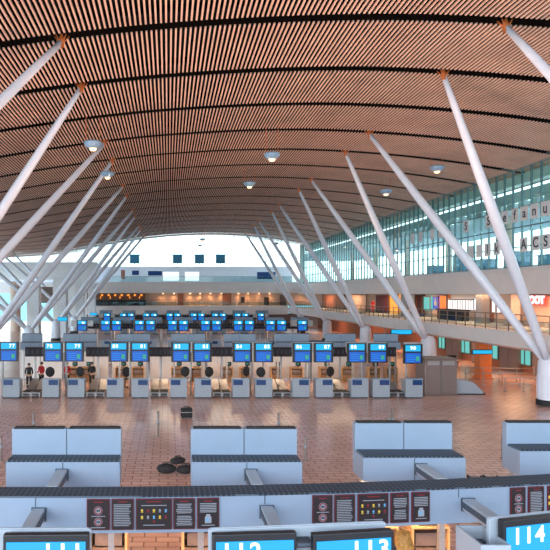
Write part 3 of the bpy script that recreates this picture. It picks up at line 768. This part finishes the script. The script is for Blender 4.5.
for i, px in enumerate((72, 86, 121, 138, 177, 197, 227, 246, 277, 297, 326, 348, 375, 392)):
    rear_desk(PX(px, 41.9), 41.9, 'wooden agent desk with small monitor behind the first row, %s from left' % ORD[i])
for i, (px, lab) in enumerate(((108, 'right of screen 111'), (201, 'left of screen 112'), (431, 'between screens 113 and 114'), (380, 'behind the blonde person'))):
    rear_desk(PX(px, 13.2), 13.2, 'near pale wood agent desk with keyboard, ' + lab)
# white rear partitions behind row desks
for i, (a, b) in enumerate(((20, 62), (66, 108), (112, 148), (150, 161), (162, 205), (207, 262), (264, 310), (312, 350))):
    d = 43.4; xa, xb = PX(a, d), PX(b, d)
    o = MB().box(xa, xb, d, d+.08, .1, 2.05).box(xa, xa+.06, d-.03, d+.11, 0, 2.1).box(xb-.06, xb, d-.03, d+.11, 0, 2.1).build('partition', M['white'], bevel=.01)
    tag(o, 'white rear partition behind the first desk row, %s from left' % ORD[i], 'partition', 'rear partitions')

# chairs
def make_chair(label):
    t = thing('office_chair', label, 'chair')
    MB().blob((0, .0, .62), (.26, .26, .06), 16, 8).build('seat', M['rubber'], t)
    MB().blob((0, -.28, 1.12), (.30, .07, .34), 16, 10).build('backrest', M['rubber'], t)
    MB().tube([(0, -.1, .58), (0, -.3, .75), (0, -.32, 1.0)], .025, 8).lathe([(.03, .1), (.03, .6)], 10).build('stem', M['dark'], t)
    for k in range(5):
        a = k*2*math.pi/5; MB().tube([(0, 0, .12), (.3*math.cos(a), .3*math.sin(a), .05)], [.03, .02], 8).build('leg', M['dark'], t)
    return t
ch0 = None
for i, (px, d, rz) in enumerate(((50, 39.4, .2), (82, 39.6, -.3), (125, 39.4, .4), (208, 39.4, .2), (261, 39.3, -.2), (244, 39.8, .5), (185, 39.6, 0), (328, 39.6, .3))):
    lab = 'black rounded office chair behind the first row desks, %s' % ('%s from left' % ORD[[0,1,2,4,6,5,3,7][i]])
    if ch0 is None: ch0 = make_chair(lab); c = ch0
    else: c = dup(ch0, label=lab)
    c['group'] = 'office chairs'; place(c, PX(px, d), d, 0, rz)

# ------------------------------------------------------------------ people
def skin_mesh(name, verts, edges, radii, m, parent, root=0, sub=2):
    me = bpy.data.meshes.new(name); me.from_pydata(verts, edges, []); o = bpy.data.objects.new(name, me); COL.objects.link(o)
    sk = o.modifiers.new('skin', 'SKIN'); sk.use_smooth_shade = True
    for i, r in enumerate(radii):
        v = me.skin_vertices[0].data[i]; v.radius = r if hasattr(r, '__len__') else (r, r); v.use_root = (i == root)
    s = o.modifiers.new('sub', 'SUBSURF'); s.levels = sub; s.render_levels = sub
    bpy.context.view_layer.update()
    dg = bpy.context.evaluated_depsgraph_get(); m2 = bpy.data.meshes.new_from_object(o.evaluated_get(dg)); m2.name = name
    bpy.data.objects.remove(o); m2.materials.clear(); m2.materials.append(m)
    for p in m2.polygons: p.use_smooth = True
    o = bpy.data.objects.new(name, m2); COL.objects.link(o)
    if parent: o.parent = parent
    return o
def person(label, loc, rz, top, bottom, hair, longhair=False, reach=.25, fingers=False):
    t = thing('person', label, 'person', loc, rz)     # faces -Y
    V = [(0,0,.95), (0,.01,1.12), (0,.0,1.32), (0,.01,1.43), (0,0,1.50), (0,-.01,1.60), (0,-.01,1.68)]
    R = [(.15,.11), (.135,.095), (.15,.10), (.10,.075), (.05,.052), (.075,.09), (.06,.075)]
    E = [(0,1),(1,2),(2,3),(3,4),(4,5),(5,6)]
    def chain(start, pts, rs):
        p = start
        for q, r in zip(pts, rs): V.append(q); R.append((r, r)); E.append((p, len(V)-1)); p = len(V)-1
        return p
    for s in (-1, 1):
        chain(0, [(s*.10, 0, .86), (s*.11, -.02, .50), (s*.11, .0, .10), (s*.11, -.13, .04)], [.085, .058, .042, .035])
        h = chain(3, [(s*.18, 0, 1.40), (s*.23, -.02, 1.12), (s*.2, -reach, 1.03), (s*.19, -reach-.09, 1.02)], [.055, .042, .03, .035])
        for q in range(4): chain(h, [(s*(.16+.022*q), -reach-.15, 1.01), (s*(.16+.022*q), -reach-.19+.01*abs(q-1), .985)], [.010, .008])
        chain(h-1, [(s*.155, -reach-.07, 1.02), (s*.14, -reach-.11, 1.005)], [.012, .009])
    body = skin_mesh('body', V, E, R, M['skin'], t)
    f = MB().blob((0, -.105, 1.605), (.013, .022, .022), 8, 6).build('nose', M['skin'], t)
    MB().blob((-.032, -.088, 1.635), (.013, .01, .008), 8, 5).blob((.032, -.088, 1.635), (.013, .01, .008), 8, 5).build('eyes', M['bhair'], t)
    MB().blob((0, -.092, 1.565), (.025, .008, .007), 8, 5).build('mouth', M['redink'], t)
    MB().blob((-.082, .0, 1.61), (.012, .02, .032), 8, 6).blob((.082, .0, 1.61), (.012, .02, .032), 8, 6).build('ears', M['skin'], t)
    # clothes
    V2 = [(0,0,.95), (0,.01,1.12), (0,.0,1.32), (0,.01,1.43)]; R2 = [(.165,.125), (.15,.11), (.165,.115), (.115,.09)]; E2 = [(0,1),(1,2),(2,3)]
    for s in (-1, 1):
        b = len(V2); V2 += [(s*.18,0,1.40), (s*.23,-.02,1.12), (s*.205,-reach+.03,1.035)]; R2 += [(.068,)*2, (.055,)*2, (.042,)*2]; E2 += [(3,b),(b,b+1),(b+1,b+2)]
    skin_mesh('jacket', V2, E2, R2, M[top], t)
    V3 = [(0,0,.98)]; R3_ = [(.16,.12)]; E3 = []
    for s in (-1, 1):
        b = len(V3); V3 += [(s*.10,0,.86), (s*.11,-.02,.50), (s*.11,0,.09)]; R3_ += [(.1,.1), (.072,.072), (.06,.06)]; E3 += [(0,b),(b,b+1),(b+1,b+2)]
    skin_mesh('trousers', V3, E3, R3_, M[bottom], t)
    m = MB().blob((0, .022, 1.645), (.098, .108, .105), 18, 12, .02)
    if longhair:
        for k in range(26):
            a = math.pi*(-.12 + 1.24*k/25); cx, cy = .095*math.cos(a), .02+.10*math.sin(a)
            j = random.uniform(-.02, .02)
            m.tube([(cx*.3, .02+cy*.2, 1.745), (cx*.9, cy, 1.68), (cx*1.15, cy*1.1+.01, 1.56), (cx*1.45+j, cy*1.25+.02, 1.42), (cx*1.3+j*2, cy*1.15+.03, 1.27+j*2)], [.02, .034, .038, .034, .008], 7)
    m.build('hair', M[hair], t)
    for s in (-1, 1): MB().blob((s*.11, -.06, .045), (.05, .14, .045), 10, 6).build('shoe', M['dark'], t)
    return t
person('person with long blonde hair seen from behind beside near desk', (PX(403, 11.35), 11.35, .02), .6+math.pi-.5, 'cloth_k', 'cloth_k', 'blonde', True)
person('person in black clothes standing behind the left desks', (PX(29, 38.8), 38.8, 0), .2, 'cloth_k', 'cloth_k', 'bhair')
person('person in red uniform beside the black clothed person at left', (PX(41.5, 39.4), 39.4, 0), -.5, 'cloth_r', 'cloth_k', 'bhair')
person('person in red top behind the desk under screen 79', (PX(67, 39.4), 39.4, 0), .9, 'cloth_r', 'cloth_k', 'bhair')
person('person in dark jacket behind the desks right of screen 79', (PX(92, 39.4), 39.4, 0), -.3, 'cloth_k', 'cloth_k', 'bhair')
person('person in red dress standing on the right mezzanine', (25.6, 25.6*F/(373-X0), ZM1), -.9, 'cloth_r', 'redw', 'bhair')

# ------------------------------------------------------------------ floor things
def bollard(px, d, h, label, r=.055):
    t = thing('floor_post', label, 'post', (PX(px, d), d, 0), 0, 'steel floor posts')
    MB().lathe([(.09, 0), (.09, .03), (r, .05), (r, h-.02), (r*.7, h), (0, h)], 14).build('shaft', M['kiosk'], t)
    MB().lathe([(r+.01, h*.55), (r+.012, h*.57), (r+.012, h*.63), (r+.01, h*.65)], 14).build('ring', M['ink'], t)
for px, d, h, lab in ((33.6, 26, 1.05, 'behind the leftmost near box'), (158, 26, 1.12, 'between left near boxes, far one with ring'), (278.5, 26, 1.05, 'behind the second near box'), (389, 26.4, 1.1, 'behind the third near box, left one'),
                      (392.5, 26.6, 1.1, 'behind the third near box, right one'), (305.5, 22.3, .9, 'on open floor right of second near box'), (1, 22.3, .9, 'at the left edge of the floor'), (503, 22.5, .9, 'beside the rightmost near box')):
    bollard(px, d, h, 'steel floor post ' + lab)
t = thing('equipment_case', 'black equipment case standing alone on the tiles far back', 'case', (PX(186.5, 30), 30, 0), .1)
MB().box(-.28, .28, -.2, .2, .05, .5).build('body', M['fab'], t, .04); MB().tube([(-.12, 0, .5), (-.12, 0, .58), (.12, 0, .58), (.12, 0, .5)], .02, 8).build('handle', M['dark'], t)
for s in (-1, 1):
    for q in (-1, 1): MB().blob((s*.2, q*.14, .04), (.03, .04, .04), 8, 6).build('wheel', M['rubber'], t)
MB().box(-.29, .29, -.205, .205, .3, .33).build('band', M['alu'], t)
for i, (dx, dy, dz, r, lab) in enumerate(((-.34, .0, 0, (.34, .26, .16), 'left one of the pile'), (.34, -.05, 0, (.33, .26, .15), 'right one of the pile'), (.06, .1, .28, (.30, .2, .12), 'lying on top of the pile'))):
    t = thing('duffel_bag', 'black soft bag on the tiles between near boxes, ' + lab, 'bag', (PX(176, 20.8)+dx, 20.8+dy, dz), .3*i)
    o = MB().blob((0, 0, r[2]), r, 18, 10, .06).build('body', M['fab'], t)
    MB().tube([(-r[0]*.5, 0, r[2]*1.8), (-r[0]*.3, .02, r[2]*2.3), (r[0]*.3, 0, r[2]*2.3), (r[0]*.5, 0, r[2]*1.8)], .015, 6).build('strap', M['dark'], t)
    MB().box(-r[0]*.6, r[0]*.6, -.008, .008, r[2]*1.94, r[2]*1.98).build('zip', M['alu'], t)
# benches between third and fourth box
for i, (px, lab) in enumerate(((462, 'left'), (482, 'middle'), (499, 'right'))):
    t = thing('belt_feeder', 'brown topped belt feeder beyond the near header, %s one' % lab, 'conveyor', (PX(px, 16.5), 16.2, 0), -.25, 'belt feeders')
    MB().box(-.16, .16, 0, 1.5, .78, .84).build('top', M['brown'], t); MB().box(-.2, -.16, 0, 1.5, .6, .88).box(.16, .2, 0, 1.5, .6, .88).build('side', M['rubber'], t)
    for a in (.1, 1.3): MB().box(-.12, .12, a, a+.1, 0, .78).build('leg', M['alu'], t)

# kiosk + ramp at right end of row
t = thing('metal_kiosk', 'brown grey metal kiosk closing the right end of the desk row', 'kiosk', (PX(441, 36.6), 36.6, 0), 0)
MB().box(-.98, .98, 0, 1.4, .08, 2.2).build('body', M['kiosk'], t, .03)
MB().box(-1.03, 1.03, -.05, 1.45, 2.2, 2.27).build('top_trim', M['brown'], t); MB().box(-1.03, 1.03, -.06, 1.45, 0, .08).build('plinth', M['brown'], t)
for s in (-1, 1): MB().box(s*.46-.36, s*.46+.36, -.02, 0, 1.86, 2.1).build('vent_panel', M['alu'], t)
MB().box(-.01, .01, -.015, 0, .1, 2.2).build('joint', M['seam'], t)
t = thing('sloped_block', 'low grey wedge shaped block right of the metal kiosk', 'block', (PX(468, 37), 37, 0))
MB().add([(-.75,0,0),(.95,0,0),(.95,1.6,0),(-.75,1.6,0),(-.75,0,.95),(.35,0,.75),(.95,0,.15),(-.75,1.6,.95),(.35,1.6,.75),(.95,1.6,.15)],
         [(0,3,2,1),(0,1,6,5,4),(3,7,8,9,2),(4,5,8,7),(5,6,9,8),(1,2,9,6),(0,4,7,3)]).build('body', M['panel2'], t, .02)
MB().box(-.8, 1.05, -.06, 1.66, 0, .06).build('plinth', M['rubber'], t)
# hanging signs
def hsign(px0, px1, py0, py1, d, label, m='cyan'):
    xa, xb = PX(px0, d), PX(px1, d); za, zb = PZ(py1, d), PZ(py0, d); h = (xb-xa)/2
    t = thing('hanging_sign', label, 'sign', ((xa+xb)/2, d, za))
    MB().box(-h-.05, h+.05, .0, .12, -.04, zb-za+.04).build('casing', M['dark'], t); MB().box(-h, h, -.012, 0, 0, zb-za).build('lit_face', M[m], t)
    for s in (-1, 1): MB().tube([(s*h*.7, .06, zb-za), (s*h*.7, .06, zb-za+.5)], .02, 6).build('hanger', M['alu'], t)
hsign(391.5, 411.5, 330, 334, 52, 'bright cyan overhead sign left of the second right tree column')
hsign(374.5, 387, 334, 336.5, 60, 'slim cyan overhead sign behind row end')
hsign(473, 492, 350.3, 353.7, 43.3, 'cyan overhead sign beside orange column under mezzanine')
hsign(58, 67, 317.3, 320.8, 75, 'cyan overhead sign among left white towers')
hsign(90, 97, 313, 315.2, 97, 'tiny cyan overhead sign left of the farthest row')
hsign(308, 324, 341, 344.5, 41, 'dark blue lettered board above screens 86 and 87', 'navy')
# small desks under mezzanine
for i, (px, d) in enumerate(((434, 47), (447, 47), (455, 51))):
    t = thing('waiting_bench', 'dark bench under the right mezzanine, %s from left' % ORD[i], 'bench', (PX(px, d), d, 0), .2, 'benches under mezzanine')
    MB().box(-.4, .4, 0, .45, .38, .45).build('seat', M['cloth_k'], t, .02); MB().box(-.4, .4, .4, .47, .5, .95).build('backrest', M['cloth_k'], t, .02)
    for s in (-1, 1): MB().box(s*.33-.03, s*.33+.03, .05, .4, 0, .4).build('leg', M['alu'], t)

# ------------------------------------------------------------------ lights
W = bpy.data.worlds.new('World'); S.world = W; W.use_nodes = True
nt = W.node_tree; bg = nt.nodes['Background']
tc = nt.nodes.new('ShaderNodeTexCoord'); sx = nt.nodes.new('ShaderNodeSeparateXYZ'); rp = nt.nodes.new('ShaderNodeValToRGB')
nt.links.new(tc.outputs['Generated'], sx.inputs[0]); nt.links.new(sx.outputs['Z'], rp.inputs['Fac']); nt.links.new(rp.outputs['Color'], bg.inputs['Color'])
e = rp.color_ramp.elements; e[0].position = 0; e[0].color = (.16, .36, .42, 1); e[1].position = .6; e[1].color = (.55, .75, 1, 1)
x = e.new(.035); x.color = (.86, .97, 1, 1); x = e.new(.2); x.color = (.86, .96, 1, 1)
bg.inputs['Strength'].default_value = 3.0
# warm spots added in mid-air to light the slats from below, no fixtures
for xx, yy, p in ((-2, 15, 2400), (9, 15, 2400), (-2, 27, 2200), (10, 27, 2200), (0, 43, 1600), (11, 43, 1600), (14, 22, 1100), (-12, 30, 1600)):
    light('SPOT', (xx, yy, 4.3), p*.95, (1, .70, .54), .25, (math.pi, 0, 0), cone=2.6)
# lamps under the mezzanine and at the shops, facing down
def down(x, y, z, p, col, sx, sy): light('AREA', (x, y, z), p, col, sx, (0, 0, 0), sy=sy)
for yy in (36, 44, 54, 66, 80, 96): down(25.4, yy, ZM0-.06, 130, (1, .55, .3), 2.0, 3.0)
for yy in (34, 42, 50, 60, 72, 86, 100): down(25.6, yy, ZU0-.06, 150, (1, .55, .28), 1.6, 4.0)
for yy in (30, 38, 46, 56, 68, 82, 98): light('POINT', (26.7, yy, H+5.0), 150, (.85, 1, .95), .1)  # added points without fixtures, brighten soffit, strips and mullions behind the glass
# lamps under the bulkhead boxes of the desk islands
for xx in (-7.2, -3.5, .2, 3.9, 7.6, 11.3): down(xx, 40.3, 2.43, 60, (1, .68, .42), 2.4, .5)
for xx in (-2.0, 1.5, 5): down(xx, 12.6, 2.40, 130, (1, .6, .3), 2.0, .4)
for dd in (69.5, 97.5):
    for xx in (-6, 2, 10): down(xx, dd, 2.4, 110, (1, .62, .38), 4, .6)
# low wide sun added behind the viewer as soft fill for the hall
sun = bpy.data.lights.new('sun', 'SUN'); sun.energy = 2.8; sun.angle = math.radians(50); sun.color = (.93, .95, 1)
so = bpy.data.objects.new('sun', sun); COL.objects.link(so)
so.rotation_euler = Vector((.75, 1, -.24)).to_track_quat('-Z', 'Y').to_euler()

# ------------------------------------------------------------------ camera
cam = bpy.data.cameras.new('camera'); co = bpy.data.objects.new('camera', cam); COL.objects.link(co)
co.location = (0, 0, H); co.rotation_euler = (math.pi/2, 0, 0)
cam.sensor_width = 36; cam.lens = 36*F/550; cam.shift_x = (275-X0)/550; cam.shift_y = (Y0-275)/550; cam.clip_end = 600; cam.clip_start = .1
S.camera = co
vs_ = S.view_settings; S.display_settings.display_device = 'sRGB'
vs_.view_transform = 'Standard'; vs_.look = 'None'; vs_.gamma = 1; vs_.exposure = 0.12; vs_.use_curve_mapping = False
